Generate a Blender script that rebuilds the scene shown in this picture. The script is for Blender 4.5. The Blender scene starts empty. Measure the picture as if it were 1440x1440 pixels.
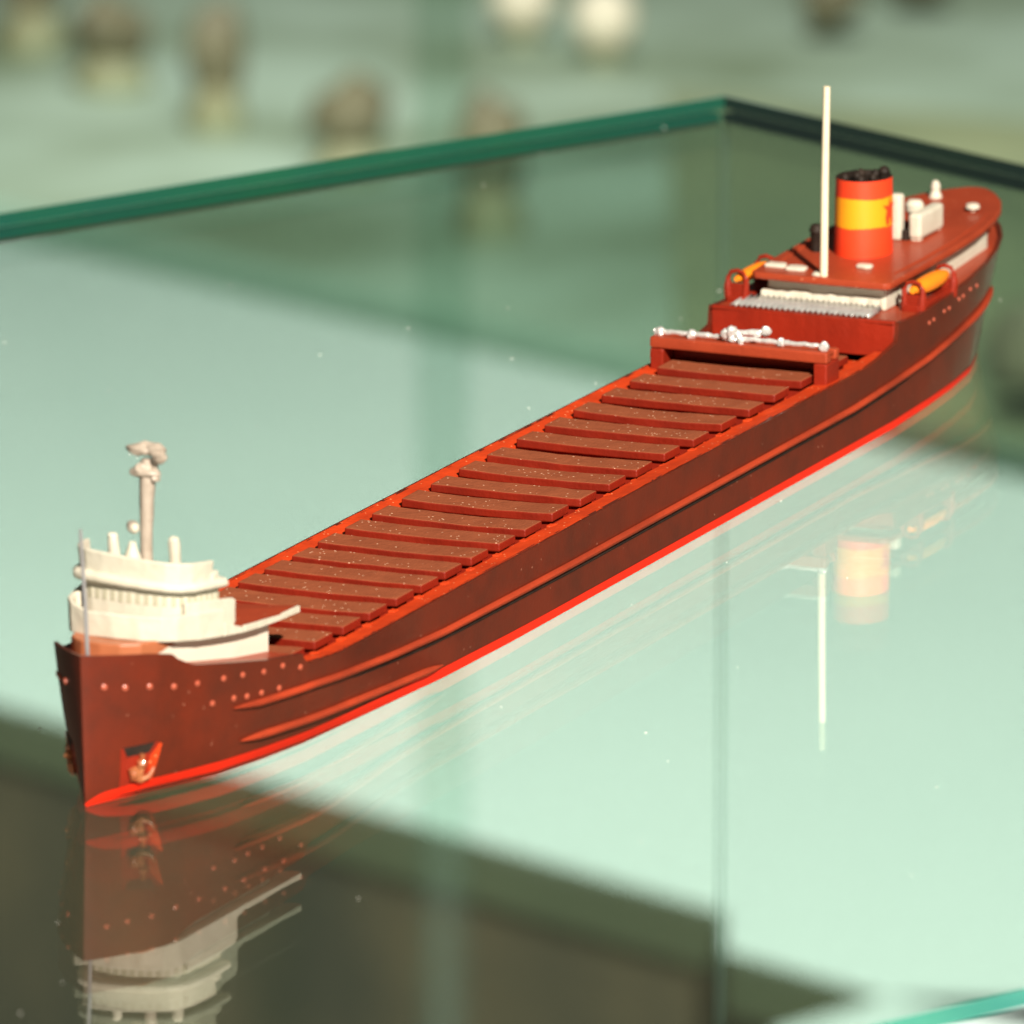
import bpy, bmesh, math, random
from mathutils import Vector, Matrix, noise
random.seed(7)
sc = bpy.context.scene
COL = sc.collection
R = math.radians
MM = 0.001

# ------------------------------------------------------------------ camera
cam_d = bpy.data.cameras.new('camera')
cam = bpy.data.objects.new('camera', cam_d); COL.objects.link(cam)
PITCH = R(13.5)
cam.location = (0.0, -1.18 * math.cos(PITCH), 1.18 * math.sin(PITCH))
cam.rotation_euler = (R(90) - PITCH, 0, 0)
cam_d.sensor_width = 36.0
cam_d.lens = 14500 / 1440 * 36.0
cam_d.clip_start = 0.02; cam_d.clip_end = 60
cam_d.dof.use_dof = True
cam_d.dof.focus_distance = 1.145
cam_d.dof.aperture_fstop = 63
sc.camera = cam

# ------------------------------------------------------------------ world and lamps
w = bpy.data.worlds.new('World'); sc.world = w; w.use_nodes = True
w.node_tree.nodes['Background'].inputs[0].default_value = (.85, 1.0, .82, 1)
w.node_tree.nodes['Background'].inputs[1].default_value = .045

def area_lamp(name, loc, target, size, power, color):
    d = bpy.data.lights.new(name, 'AREA'); d.shape = 'DISK'; d.size = size; d.energy = power; d.color = color
    o = bpy.data.objects.new(name, d); COL.objects.link(o); o.location = loc
    o.rotation_euler = (Vector(target) - Vector(loc)).to_track_quat('-Z', 'Y').to_euler()
    return o
# key lamp: over the viewer's right shoulder
KAZ, KEL, KD = R(-74), R(34), 2.4
area_lamp('key_lamp', (KD*math.cos(KAZ)*math.cos(KEL), KD*math.sin(KAZ)*math.cos(KEL), KD*math.sin(KEL)), (0, 0, 0), .10, 150, (1.0, .90, .77))
# unseen lamp added to brighten the low display deck behind the case
dl = bpy.data.lights.new('deck_fill', 'SPOT'); dl.energy = 290; dl.color = (1.0, .97, .92); dl.spot_size = R(100); dl.spot_blend = .8; dl.shadow_soft_size = .15
dlo = bpy.data.objects.new('deck_fill', dl); COL.objects.link(dlo); dlo.location = (.02, 2.3, 1.12)
dlo.rotation_euler = (Vector((.0, 2.55, -.7)) - dlo.location).to_track_quat('-Z', 'Y').to_euler()

sc.render.engine = 'CYCLES'
sc.view_settings.view_transform = 'Standard'
sc.view_settings.look = 'None'
sc.view_settings.exposure = 0.0
sc.view_settings.gamma = 1.0
sc.cycles.use_denoising = True
sc.cycles.max_bounces = 14
sc.cycles.transparent_max_bounces = 24
sc.cycles.glossy_bounces = 6
sc.cycles.sample_clamp_indirect = 4.0

# ------------------------------------------------------------------ materials
def newmat(name):
    m = bpy.data.materials.new(name); m.use_nodes = True
    return m, m.node_tree.nodes, m.node_tree.links, m.node_tree.nodes['Principled BSDF']
def col(c): return (c[0], c[1], c[2], 1)
def paint(name, c, rough=.4, c2=None, scale=260, mix=.35, speck=None, speck_amt=.0, bump=.25, bscale=1800, coat=0.0, metal=0.0, spec=.5, lowscale=60):
    """hand-painted surface: slow colour drift, fine grain, optional light specks"""
    m, n, l, b = newmat(name)
    tc = n.new('ShaderNodeTexCoord')
    n1 = n.new('ShaderNodeTexNoise'); n1.inputs['Scale'].default_value = scale; n1.inputs['Detail'].default_value = 5
    n1.inputs['Roughness'].default_value = .65
    oi = n.new('ShaderNodeObjectInfo'); va = n.new('ShaderNodeVectorMath'); va.operation = 'ADD'
    l.new(tc.outputs['Object'], va.inputs[0]); l.new(oi.outputs['Random'], va.inputs[1])
    l.new(va.outputs[0], n1.inputs['Vector'])
    rp = n.new('ShaderNodeValToRGB'); rp.color_ramp.elements[0].position = .38; rp.color_ramp.elements[1].position = .66
    rp.color_ramp.elements[0].color = col(c); rp.color_ramp.elements[1].color = col(c2 or [x*.8 for x in c])
    l.new(n1.outputs['Fac'], rp.inputs[0])
    mx = n.new('ShaderNodeMixRGB'); mx.inputs[0].default_value = mix; mx.inputs[1].default_value = col(c)
    l.new(rp.outputs[0], mx.inputs[2])
    out = mx.outputs[0]
    if speck:
        v = n.new('ShaderNodeTexVoronoi'); v.inputs['Scale'].default_value = 2400; v.inputs['Randomness'].default_value = 1
        l.new(va.outputs[0], v.inputs['Vector'])
        th = n.new('ShaderNodeMath'); th.operation = 'LESS_THAN'; th.inputs[1].default_value = .26
        l.new(v.outputs['Distance'], th.inputs[0])
        sep = n.new('ShaderNodeSeparateColor'); l.new(v.outputs['Color'], sep.inputs[0])
        g = n.new('ShaderNodeMath'); g.operation = 'LESS_THAN'; g.inputs[1].default_value = speck_amt
        l.new(sep.outputs[0], g.inputs[0])
        mu = n.new('ShaderNodeMath'); mu.operation = 'MULTIPLY'; l.new(th.outputs[0], mu.inputs[0]); l.new(g.outputs[0], mu.inputs[1])
        m2 = n.new('ShaderNodeMixRGB'); l.new(mu.outputs[0], m2.inputs[0]); l.new(out, m2.inputs[1]); m2.inputs[2].default_value = col(speck)
        out = m2.outputs[0]
    l.new(out, b.inputs['Base Color'])
    b.inputs['Roughness'].default_value = rough
    b.inputs['Metallic'].default_value = metal
    b.inputs['Specular IOR Level'].default_value = spec
    b.inputs['Coat Weight'].default_value = coat
    b.inputs['Coat Roughness'].default_value = .12
    n2 = n.new('ShaderNodeTexNoise'); n2.inputs['Scale'].default_value = bscale; n2.inputs['Detail'].default_value = 3
    l.new(tc.outputs['Object'], n2.inputs['Vector'])
    n3 = n.new('ShaderNodeTexNoise'); n3.inputs['Scale'].default_value = bscale * .22; n3.inputs['Detail'].default_value = 2
    l.new(tc.outputs['Object'], n3.inputs['Vector'])
    ad = n.new('ShaderNodeMath'); ad.operation = 'ADD'; l.new(n2.outputs['Fac'], ad.inputs[0]); l.new(n3.outputs['Fac'], ad.inputs[1])
    bp = n.new('ShaderNodeBump'); bp.inputs['Strength'].default_value = bump; bp.inputs['Distance'].default_value = .0002
    l.new(ad.outputs[0], bp.inputs['Height']); l.new(bp.outputs[0], b.inputs['Normal'])
    return m
def soft(name, c, rough=.7, c2=None, scale=8):
    m, n, l, b = newmat(name)
    tc = n.new('ShaderNodeTexCoord'); n1 = n.new('ShaderNodeTexNoise'); n1.inputs['Scale'].default_value = scale; n1.inputs['Detail'].default_value = 4
    l.new(tc.outputs['Object'], n1.inputs['Vector'])
    rp = n.new('ShaderNodeValToRGB'); rp.color_ramp.elements[0].position = .35; rp.color_ramp.elements[1].position = .68
    rp.color_ramp.elements[0].color = col(c); rp.color_ramp.elements[1].color = col(c2 or [x*.8 for x in c])
    l.new(n1.outputs['Fac'], rp.inputs[0]); l.new(rp.outputs[0], b.inputs['Base Color']); b.inputs['Roughness'].default_value = rough
    return m
def glass(name, tint, smudge=False, rough=.0):
    """clear sheet glass: Fresnel reflection over tinted transmission"""
    m, n, l, b = newmat(name); n.remove(b); out = n['Material Output']
    tr = n.new('ShaderNodeBsdfTransparent'); tr.inputs[0].default_value = col(tint)
    gl = n.new('ShaderNodeBsdfGlossy'); gl.inputs['Roughness'].default_value = rough; gl.inputs[0].default_value = (1, 1, 1, 1)
    geo = n.new('ShaderNodeNewGeometry')
    ior = n.new('ShaderNodeMix'); ior.data_type = 'FLOAT'; ior.inputs[2].default_value = 1.45; ior.inputs[3].default_value = 1/1.45
    l.new(geo.outputs['Backfacing'], ior.inputs[0])
    fr = n.new('ShaderNodeFresnel'); l.new(ior.outputs[0], fr.inputs['IOR'])
    ms = n.new('ShaderNodeMixShader'); l.new(fr.outputs[0], ms.inputs[0]); l.new(tr.outputs[0], ms.inputs[1]); l.new(gl.outputs[0], ms.inputs[2])
    last = ms.outputs[0]
    if smudge:   # thin uneven film of dust and wiping streaks
        tc = n.new('ShaderNodeTexCoord'); mp = n.new('ShaderNodeMapping'); mp.inputs['Scale'].default_value = (14, 55, 20); mp.inputs['Rotation'].default_value = (0, 0, .5)
        l.new(tc.outputs['Object'], mp.inputs[0])
        nz = n.new('ShaderNodeTexNoise'); nz.inputs['Scale'].default_value = 1.0; nz.inputs['Detail'].default_value = 6; nz.inputs['Roughness'].default_value = .6
        l.new(mp.outputs[0], nz.inputs['Vector'])
        mr = n.new('ShaderNodeMapRange'); mr.inputs[1].default_value = .42; mr.inputs[2].default_value = .75; mr.inputs[3].default_value = .002; mr.inputs[4].default_value = .022
        l.new(nz.outputs['Fac'], mr.inputs[0])
        df = n.new('ShaderNodeBsdfDiffuse'); df.inputs[0].default_value = (.8, .8, .77, 1)
        m3 = n.new('ShaderNodeMixShader'); l.new(mr.outputs[0], m3.inputs[0]); l.new(last, m3.inputs[1]); l.new(df.outputs[0], m3.inputs[2]); last = m3.outputs[0]
    l.new(last, out.inputs['Surface'])
    return m
def edge_glass(name, c, tr_c, fac=.5):
    """polished edge of green float glass"""
    m, n, l, b = newmat(name); out = n['Material Output']
    tc = n.new('ShaderNodeTexCoord'); n1 = n.new('ShaderNodeTexNoise'); n1.inputs['Scale'].default_value = 28; n1.inputs['Detail'].default_value = 3
    l.new(tc.outputs['Object'], n1.inputs['Vector'])
    rp = n.new('ShaderNodeValToRGB'); rp.color_ramp.elements[0].position = .35; rp.color_ramp.elements[1].position = .7
    rp.color_ramp.elements[0].color = col(c); rp.color_ramp.elements[1].color = col((c[0]*.8, c[1]*.75, c[2]*1.25))
    l.new(n1.outputs['Fac'], rp.inputs[0]); l.new(rp.outputs[0], b.inputs['Base Color'])
    b.inputs['Roughness'].default_value = .15
    tr = n.new('ShaderNodeBsdfTransparent'); tr.inputs[0].default_value = col(tr_c)
    ms = n.new('ShaderNodeMixShader'); ms.inputs[0].default_value = fac
    l.new(tr.outputs[0], ms.inputs[1]); l.new(b.outputs[0], ms.inputs[2]); l.new(ms.outputs[0], out.inputs['Surface'])
    return m

M = {}
M['hull']   = paint('hull_brown_red_paint', (.132, .018, .007), .45, (.078, .016, .008), 130, .85, speck=(.34, .14, .09), speck_amt=.010, bump=.12, coat=.55, spec=.15)
M['strake'] = paint('strake_worn_red_paint', (.38, .045, .016), .4, (.17, .026, .012), 90, .7, bump=.2, spec=.25)
M['boot']   = paint('bright_red_paint', (.74, .022, .006), .45, (.55, .018, .006), 90, .6, bump=.1, spec=.2)
M['deck']   = paint('orange_red_deck_paint', (.62, .055, .010), .5, (.38, .032, .008), 170, .7, speck=(.95, .35, .15), speck_amt=.06, bump=.4, spec=.2)
M['hatch']  = paint('hatch_brown_paint', (.29, .080, .036), .6, (.21, .055, .025), 350, .6, speck=(.80, .50, .34), speck_amt=.10, bump=.5, bscale=2600, spec=.12)  # pale specks paint in the sparkle on the hatch tops
M['hatchside'] = paint('hatch_side_red_paint', (.21, .014, .005), .45, (.13, .010, .005), 180, .6, bump=.3, spec=.25)
M['roof']   = paint('deck_red_brown_paint', (.34, .050, .019), .45, (.25, .036, .015), 120, .65, speck=(.6, .22, .12), speck_amt=.04, bump=.25, coat=.15, spec=.15)
M['darkred']= paint('dark_red_paint', (.26, .019, .007), .42, (.17, .014, .006), 140, .65, bump=.3, coat=.2, spec=.2)
M['white']  = paint('cream_white_paint', (.60, .57, .475), .5, (.50, .465, .37), 220, .6, bump=.35, bscale=900, spec=.25)
M['grey']   = paint('warm_grey_metal_paint', (.42, .36, .30), .4, (.30, .25, .20), 420, .7, bump=.6, bscale=1500, coat=.2)
M['silver'] = paint('silver_paint', (.78, .77, .75), .3, (.55, .55, .54), 700, .6, bump=.9, bscale=1500, metal=.45)
M['pole']   = paint('cream_stick', (.80, .72, .52), .5, (.70, .62, .44), 300, .5, bump=.2)
M['wire']   = paint('grey_wire', (.45, .45, .47), .35, (.35, .35, .37), 500, .5, bump=.1, metal=.5)
M['orange'] = paint('orange_paint', (.93, .26, .012), .45, (.85, .2, .01), 240, .4, bump=.15)
M['funnelred'] = paint('funnel_red_paint', (.86, .055, .012), .5, (.78, .045, .012), 180, .4, bump=.1)
M['yellow'] = paint('yellow_paint', (.92, .35, .008), .5, (.84, .29, .008), 180, .4, bump=.1)
M['blackbrown']   = paint('black_brown_paint', (.014, .010, .008), .6, (.04, .024, .016), 500, .6, bump=.6, spec=.2)
M['window'] = paint('grey_window_paint', (.45, .43, .32), .5, (.34, .32, .24), 300, .6, bump=.1)
M['anchor'] = paint('rust_orange_metal', (.26, .06, .02), .28, (.5, .2, .08), 500, .7, bump=.5, coat=.9)
M['glass']  = glass('clear_green_glass', (.882, .955, .918))
M['pane']   = glass('side_pane_glass', (.93, .97, .945))
M['post']   = glass('post_glass', (.885, .94, .915), False)
M['rim']    = edge_glass('green_glass_edge', (.012, .155, .080), (.1, .35, .22), .85)
M['rimlit'] = edge_glass('lit_cyan_edge', (.06, .34, .26), (.3, .6, .5), .7)  # lighter rim copy, the lit near face put into the colour
M['rimshade'] = edge_glass('shaded_green_edge', (.010, .030, .022), (.1, .2, .15), .9)  # near-black rim copy, shade of the back-right rim put into the colour
M['paneedge'] = edge_glass('pane_top_edge', (.34, .44, .37), (.75, .86, .80), .25)
M['mint']   = soft('mint_display_deck', (.70, .79, .755), .55, (.66, .755, .72), 3)
M['mint2']  = soft('far_shelf_mint', (.42, .57, .45), .6, (.19, .26, .16), 6)
M['fascia'] = soft('grey_green_fascia', (.36, .42, .27), .6, (.28, .33, .21), 6)
M['fascia2']= soft('dark_green_fascia', (.42, .62, .49), .6, (.36, .55, .43), 6)
M['floor']  = soft('brown_carpet', (.24, .175, .105), .9, (.12, .11, .085), 3)
M['plinth'] = soft('brown_plinth', (.46, .36, .245), .85, (.22, .205, .165), 11)
M['orn_dark'] = soft('dark_brown_ornament', (.15, .145, .08), .6, (.10, .10, .06), 30)
M['orn_gold'] = soft('ochre_ornament_base', (.22, .21, .10), .6, (.27, .32, .19), 30)
M['cream']  = soft('cream_globe', (.75, .72, .55), .5, (.7, .66, .5), 10)
M['olive']  = soft('olive_mat', (.25, .30, .16), .9, (.17, .22, .12), 12)
M['boxgreen'] = soft('dark_green_box', (.06, .19, .09), .6, (.045, .15, .07), 20)
M['bead']   = soft('brown_seal', (.10, .055, .03), .5, (.07, .04, .025), 40)
M['dust']   = soft('pale_dust', (.85, .85, .8), .9)
# cream paint brushed raggedly over the brown lower house
def ragged_house():
    m, n, l, b = newmat('brown_house_with_brushed_white_side')
    tc = n.new('ShaderNodeTexCoord'); sp = n.new('ShaderNodeSeparateXYZ'); l.new(tc.outputs['Object'], sp.inputs[0])
    nz = n.new('ShaderNodeTexNoise'); nz.inputs['Scale'].default_value = 260; nz.inputs['Detail'].default_value = 3
    l.new(tc.outputs['Object'], nz.inputs['Vector'])
    # white where x*0.16 - (z-13.2mm) ... : a slanting brush edge from the foot of the front up to the side
    a = n.new('ShaderNodeMath'); a.operation = 'MULTIPLY_ADD'; a.inputs[1].default_value = .12; a.inputs[2].default_value = .0141
    l.new(sp.outputs[0], a.inputs[0])
    d = n.new('ShaderNodeMath'); d.operation = 'SUBTRACT'; l.new(a.outputs[0], d.inputs[0]); l.new(sp.outputs[2], d.inputs[1])
    e = n.new('ShaderNodeMath'); e.operation = 'MULTIPLY_ADD'; e.inputs[1].default_value = .0016; e.inputs[2].default_value = -.0008
    l.new(nz.outputs['Fac'], e.inputs[0])
    f = n.new('ShaderNodeMath'); f.operation = 'ADD'; l.new(d.outputs[0], f.inputs[0]); l.new(e.outputs[0], f.inputs[1])
    g = n.new('ShaderNodeMath'); g.operation = 'GREATER_THAN'; g.inputs[1].default_value = 0; l.new(f.outputs[0], g.inputs[0])
    mx = n.new('ShaderNodeMixRGB'); l.new(g.outputs[0], mx.inputs[0]); mx.inputs[1].default_value = (.40, .13, .055, 1); mx.inputs[2].default_value = (.66, .63, .53, 1)
    l.new(mx.outputs[0], b.inputs['Base Color']); b.inputs['Roughness'].default_value = .45
    return m
M['ragged'] = ragged_house()

# ------------------------------------------------------------------ helpers
def tag(o, label=None, cat=None, group=None, kind=None):
    if label: o['label'] = label
    if cat: o['category'] = cat
    if group: o['group'] = group
    if kind: o['kind'] = kind
    return o
def link(name, me, parent=None, loc=None):
    o = bpy.data.objects.new(name, me); COL.objects.link(o)
    if parent: o.parent = parent
    if loc: o.location = loc
    return o
def empty(name, loc=(0, 0, 0), rz=0, parent=None):
    o = bpy.data.objects.new(name, None); COL.objects.link(o); o.location = loc; o.rotation_euler = (0, 0, rz)
    o.empty_display_size = .01
    if parent: o.parent = parent
    return o
def mesh(name, verts, faces, mats, parent=None, smooth=True, bevel=0, mi=None, unit=MM, angle=35):
    me = bpy.data.meshes.new(name)
    me.from_pydata([(v[0]*unit, v[1]*unit, v[2]*unit) for v in verts], [], faces)
    for m in (mats if isinstance(mats, (list, tuple)) else [mats]): me.materials.append(M[m])
    if mi: me.polygons.foreach_set('material_index', mi)
    bm = bmesh.new(); bm.from_mesh(me); bmesh.ops.remove_doubles(bm, verts=bm.verts, dist=1e-7)
    bmesh.ops.recalc_face_normals(bm, faces=bm.faces); bm.to_mesh(me); bm.free()
    if smooth:
        me.polygons.foreach_set('use_smooth', [True]*len(me.polygons))
        me.set_sharp_from_angle(angle=R(angle))
    o = link(name, me, parent)
    if bevel:
        b = o.modifiers.new('bevel', 'BEVEL'); b.width = bevel*unit; b.segments = 2; b.limit_method = 'ANGLE'; b.angle_limit = R(40); b.harden_normals = False
    return o
CLOUD = {}
def rough(o, amp, size=1.3, lev=2):
    """hand-cast unevenness: finer mesh pushed about by clouds noise (mm)"""
    if size not in CLOUD:
        t = bpy.data.textures.new('casting', 'CLOUDS'); t.noise_scale = size*MM; t.noise_depth = 2; CLOUD[size] = t
    sb = o.modifiers.new('fine', 'SUBSURF'); sb.subdivision_type = 'SIMPLE'; sb.levels = lev; sb.render_levels = lev
    d = o.modifiers.new('uneven', 'DISPLACE'); d.texture = CLOUD[size]; d.strength = amp*MM; d.mid_level = .5; d.texture_coords = 'LOCAL'
    return o
def const(z): return (lambda s: z) if not callable(z) else z
# ship coordinates: s from stem aft (x), t to starboard (-y), z up, all in mm
def prism(name, plan, z0, z1, mats, parent, bevel=.12, side=0, top=0, smooth=True):
    """plan: closed list of (s,t); z0/z1 numbers or functions of s"""
    z0, z1 = const(z0), const(z1); n = len(plan)
    v = [(s, -t, z0(s)) for s, t in plan] + [(s, -t, z1(s)) for s, t in plan]
    f = [tuple(range(n)), tuple(range(n, 2*n))] + [(i, (i+1) % n, n+(i+1) % n, n+i) for i in range(n)]
    mi = [side, top] + [side]*n
    return mesh(name, v, f, mats, parent, smooth, bevel, mi)
def wall(name, line, z0, z1, th, mats, parent, bevel=.1, flare=0.0):
    """upright strip with thickness along an open polyline of (s,t); flare pushes the top outwards"""
    z0, z1 = const(z0), const(z1); n = len(line); nor = []
    for i in range(n):
        a, b = line[max(0, i-1)], line[min(n-1, i+1)]
        dx, dy = b[0]-a[0], b[1]-a[1]; L = math.hypot(dx, dy) or 1
        nor.append((-dy/L, dx/L))
    v = []
    for (s, t), (nx, ny) in zip(line, nor):
        v += [(s, -t, z0(s)), (s+nx*flare, -(t+ny*flare), z1(s)), (s+nx*(flare-th), -(t+ny*(flare-th)), z1(s)), (s-nx*th, -(t-ny*th), z0(s))]
    f = [(0, 1, 2, 3), (4*n-4, 4*n-1, 4*n-2, 4*n-3)]
    for i in range(n-1):
        for k in range(4):
            f.append((4*i+k, 4*i+(k+1) % 4, 4*i+4+(k+1) % 4, 4*i+4+k))
    return mesh(name, v, f, mats, parent, True, bevel)
def sym(front):
    """mirror a starboard polyline running from the centre line outwards into a full one, port first"""
    return [(s, -t) for s, t in reversed(front) if t > 1e-6] + front
def tube_pts(path, rad, seg=10, caps=True):
    pts = [Vector(p) for p in path]; n = len(pts); v = []; f = []
    rr = rad if isinstance(rad, (list, tuple)) else [rad]*n
    up = Vector((0, 0, 1))
    for i, p in enumerate(pts):
        d = (pts[min(n-1, i+1)] - pts[max(0, i-1)]).normalized()
        a = d.cross(up if abs(d.z) < .9 else Vector((1, 0, 0))).normalized(); b = d.cross(a)
        for k in range(seg):
            an = 2*math.pi*k/seg; v.append(tuple(p + (a*math.cos(an) + b*math.sin(an))*rr[i]))
    for i in range(n-1):
        for k in range(seg):
            f.append((i*seg+k, i*seg+(k+1) % seg, (i+1)*seg+(k+1) % seg, (i+1)*seg+k))
    if caps: f += [tuple(range(seg)), tuple(range((n-1)*seg, n*seg))]
    return v, f
def tube(name, path, rad, mats, parent, seg=10):
    v, f = tube_pts([(s, -t, z) for s, t, z in path], rad, seg)
    return mesh(name, v, f, mats, parent)
def merge(parts):
    V, F = [], []
    for v, f in parts:
        o = len(V); V += v; F += [tuple(i+o for i in q) for q in f]
    return V, F
def blob(c, r, seg=12, rings=8, jit=.0, seed=0):
    cx, cy, cz = c; rx, ry, rz = r; v = []; f = []
    for i in range(rings+1):
        ph = math.pi*i/rings
        for k in range(seg):
            th = 2*math.pi*k/seg
            d = Vector((math.sin(ph)*math.cos(th), math.sin(ph)*math.sin(th), math.cos(ph)))
            q = 1 + jit*noise.noise(d*1.7 + Vector((seed*3.1, seed*1.7, seed)))
            v.append((cx + rx*d.x*q, cy + ry*d.y*q, cz + rz*d.z*q))
    for i in range(rings):
        for k in range(seg):
            f.append((i*seg+k, i*seg+(k+1) % seg, (i+1)*seg+(k+1) % seg, (i+1)*seg+k))
    return v, f
def lathe(c, prof, seg=16, sx=1, sy=1):
    v = []; f = []
    for r, z in prof:
        for k in range(seg):
            a = 2*math.pi*k/seg; v.append((c[0]+r*sx*math.cos(a), c[1]+r*sy*math.sin(a), c[2]+z))
    for i in range(len(prof)-1):
        for k in range(seg):
            f.append((i*seg+k, i*seg+(k+1) % seg, (i+1)*seg+(k+1) % seg, (i+1)*seg+k))
    f += [tuple(range(seg)), tuple(range((len(prof)-1)*seg, len(prof)*seg))]
    return v, f
def box_pts(s0, s1, t0, t1, z0, z1):
    v = [(s, -t, z) for s in (s0, s1) for t in (t0, t1) for z in (z0, z1)]
    return v, [(0, 1, 3, 2), (4, 6, 7, 5), (0, 4, 5, 1), (2, 3, 7, 6), (0, 2, 6, 4), (1, 5, 7, 3)]

# ------------------------------------------------------------------ setting: floor, display deck, far shelf
DIR_B = R(-48.5)
def strip_frame(x, y, az):   # local x along az, local y to the far side
    return Matrix.Translation((x, y, 0)) @ Matrix.Rotation(az, 4, 'Z')
def slab(name, x0, x1, y0, y1, z0, z1, mats, frame, parent=None, mi_front=1, bevel=0):
    v = [(x, y, z) for x in (x0, x1) for y in (y0, y1) for z in (z0, z1)]
    f = [(0, 1, 3, 2), (4, 6, 7, 5), (0, 4, 5, 1), (2, 3, 7, 6), (0, 2, 6, 4), (1, 5, 7, 3)]
    me_mi = [mi_front, mi_front, mi_front, mi_front, mi_front, 0]
    vv = [tuple(frame @ Vector(p)) for p in v]
    return mesh(name, vv, f, mats, parent, False, bevel, me_mi, unit=1)
ZD = -.70
fl = mesh('floor', [(-30, -10, -1.30), (30, -10, -1.30), (30, 50, -1.30), (-30, 50, -1.30)], [(0, 1, 2, 3)], 'floor', None, False, 0, None, 1)
tag(fl, 'dull brown floor below the glass', 'floor', kind='structure')
FR = strip_frame(.030, 2.365, R(-47.2))
# added step in the outline imitates the refraction shift through the right pane
u = lambda a, b: tuple((FR @ Vector((a, b, 0)))[:2])
outline = [u(-4, .545), u(-4, 0), (.0744, 2.317), (.0734, 2.2687), (.1265, 2.2117), (.0881, 2.1708), (.0780, 1.95), (3.0, 1.95), u(4, .545)]
n = len(outline)
V = [(x, y, ZD-.022) for x, y in outline] + [(x, y, ZD) for x, y in outline]
dk = mesh('display_deck', V, [tuple(range(n)), tuple(range(n, 2*n))] + [(i, (i+1) % n, n+(i+1) % n, n+i) for i in range(n)], ['mint', 'fascia'], None, False, 0, [1, 0] + [1]*n, 1)
tag(dk, 'pale mint low display deck with grey green front edge', 'display deck', kind='structure')
pf = slab('plinth', -4, 4, .012, .53, -1.299, ZD-.023, ['plinth', 'plinth'], FR)
tag(pf, 'brown front of the plinth under the mint display deck', 'plinth', kind='structure')
fs = slab('far_shelf', -6, 6, .556, 4.5, ZD-.040, ZD+.012, ['mint2', 'fascia2'], FR)
tag(fs, 'blurred pale green shelf beyond the dark gap', 'shelf', kind='structure')

# ------------------------------------------------------------------ glass case
CORNER = Vector((.0292, .2451, 0))
AZ_A, AZ_B = R(39.4), R(-50.5)
da = Vector((math.cos(AZ_A), math.sin(AZ_A), 0)); db = Vector((math.cos(AZ_B), math.sin(AZ_B), 0))
TH = .00175
case = empty('glass_case', tuple(CORNER) )
case.rotation_euler = (0, 0, 0); tag(case, 'large clear green-edged glass case carrying the model ship', 'glass case')
def case_box(name, a0, a1, b0, b1, z0, z1, mats, mi, parent=case, bevel=0):
    v = [tuple(da*a + db*b + Vector((0, 0, z))) for a in (a0, a1) for b in (b0, b1) for z in (z0, z1)]
    f = [(0, 1, 3, 2), (4, 6, 7, 5), (0, 4, 5, 1), (2, 3, 7, 6), (0, 2, 6, 4), (1, 5, 7, 3)]
    return mesh(name, v, f, mats, parent, False, bevel, mi, unit=1)
# box runs back from the corner along -A (left) and along +B (right); far corner at the origin of the case
LA, LB = .62, .3535
case_box('top_pane', -LA, 0, 0, LB, -TH, 0, ['glass', 'rim', 'rimshade', 'rimlit'], [1, 2, 1, 3, 0, 0])
PT = .0012
case_box('side_pane', -LA, -PT-.0002, .0003, PT, -1.30, -.0036, ['pane', 'paneedge'], [1, 1, 0, 0, 1, 1])
case_box('side_pane', -PT, -.0003, PT+.0002, LB-.0003, -1.30, -.0036, ['pane', 'paneedge'], [0, 0, 1, 1, 1, 1])

# green edge band and brown bead where the top pane meets each wall
case_box('edge_band', -LA, -.0026, .0001, .0022, -.0029, -TH-.00005, ['rim'], [0]*6)
case_box('edge_band', -.0024, -.0001, .0024, LB-.0003, -.0029, -TH-.00005, ['rimshade'], [0]*6)  # back-right band painted dark as if in shade
case_box('seal_bead', -LA, -.0028, .0003, .0021, -.0034, -.0030, ['bead'], [0]*6)

# ------------------------------------------------------------------ the ship
YAW = 1.156169
ship = empty('model_ship', (-.04362669, -.1292599, 0.00004), YAW)
tag(ship, 'brown red model lake freighter standing on the glass', 'model ship')
def lerp_table(tab, x):
    if x <= tab[0][0]: return tab[0][1]
    for (x0, y0), (x1, y1) in zip(tab, tab[1:]):
        if x <= x1: return y0 + (y1 - y0) * (x - x0) / (x1 - x0)
    return tab[-1][1]
DECK_PLAN = [(0,0),(0.25,.45),(1.2,1.6),(3,3.5),(6,6.1),(8,7.1),(10,7.9),(15,9.4),(20,10.6),(27,11.7),(35,12.2),(205,12.2),(212,12.0),(220,11.4),(228,10.4),(235,9.0),(241,7.3),(246,5.1),(249.5,2.9),(251.3,1.2),(252,0)]
WATER_PLAN = [(0,0),(0.25,.1),(7.4,2.9),(16,6.6),(24,8.3),(31.7,9.5),(47,10.7),(63,11.8),(80,12.2),(192,12.25),(205,11.6),(215,10.8),(224,9.6),(231,7.6),(237,5.0),(241,2.6),(244,.8),(245,0),(252,0)]
TOP_Z = [(0,16.1),(5.5,15.55),(7.3,15.2),(7.9,14.6),(9.2,13.9),(10,13.55),(15,12.7),(21,11.7),(27.6,10.9),(28.1,10.2),(28.8,9.7),(36,9.15),(50,9.15),(120,9.3),(184,9.1),(188,9.4),(193.8,10.3),(194.2,12.5),(201,12.2),(212,12.5),(225,12.9),(240,13.5),(252,13.9)]
def hull_b(s, z):
    zt = lerp_table(TOP_Z, s)
    k = max(0.0, min(1.0, z / zt))
    w, d = lerp_table(WATER_PLAN, s), lerp_table(DECK_PLAN, s)
    e = .40 + .15 * min(1.0, max(0.0, (s - 6) / 20)) if s < 120 else .8
    return w + (d - w) * k ** e
TOPD = lambda s: lerp_table(TOP_Z, s)
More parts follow.
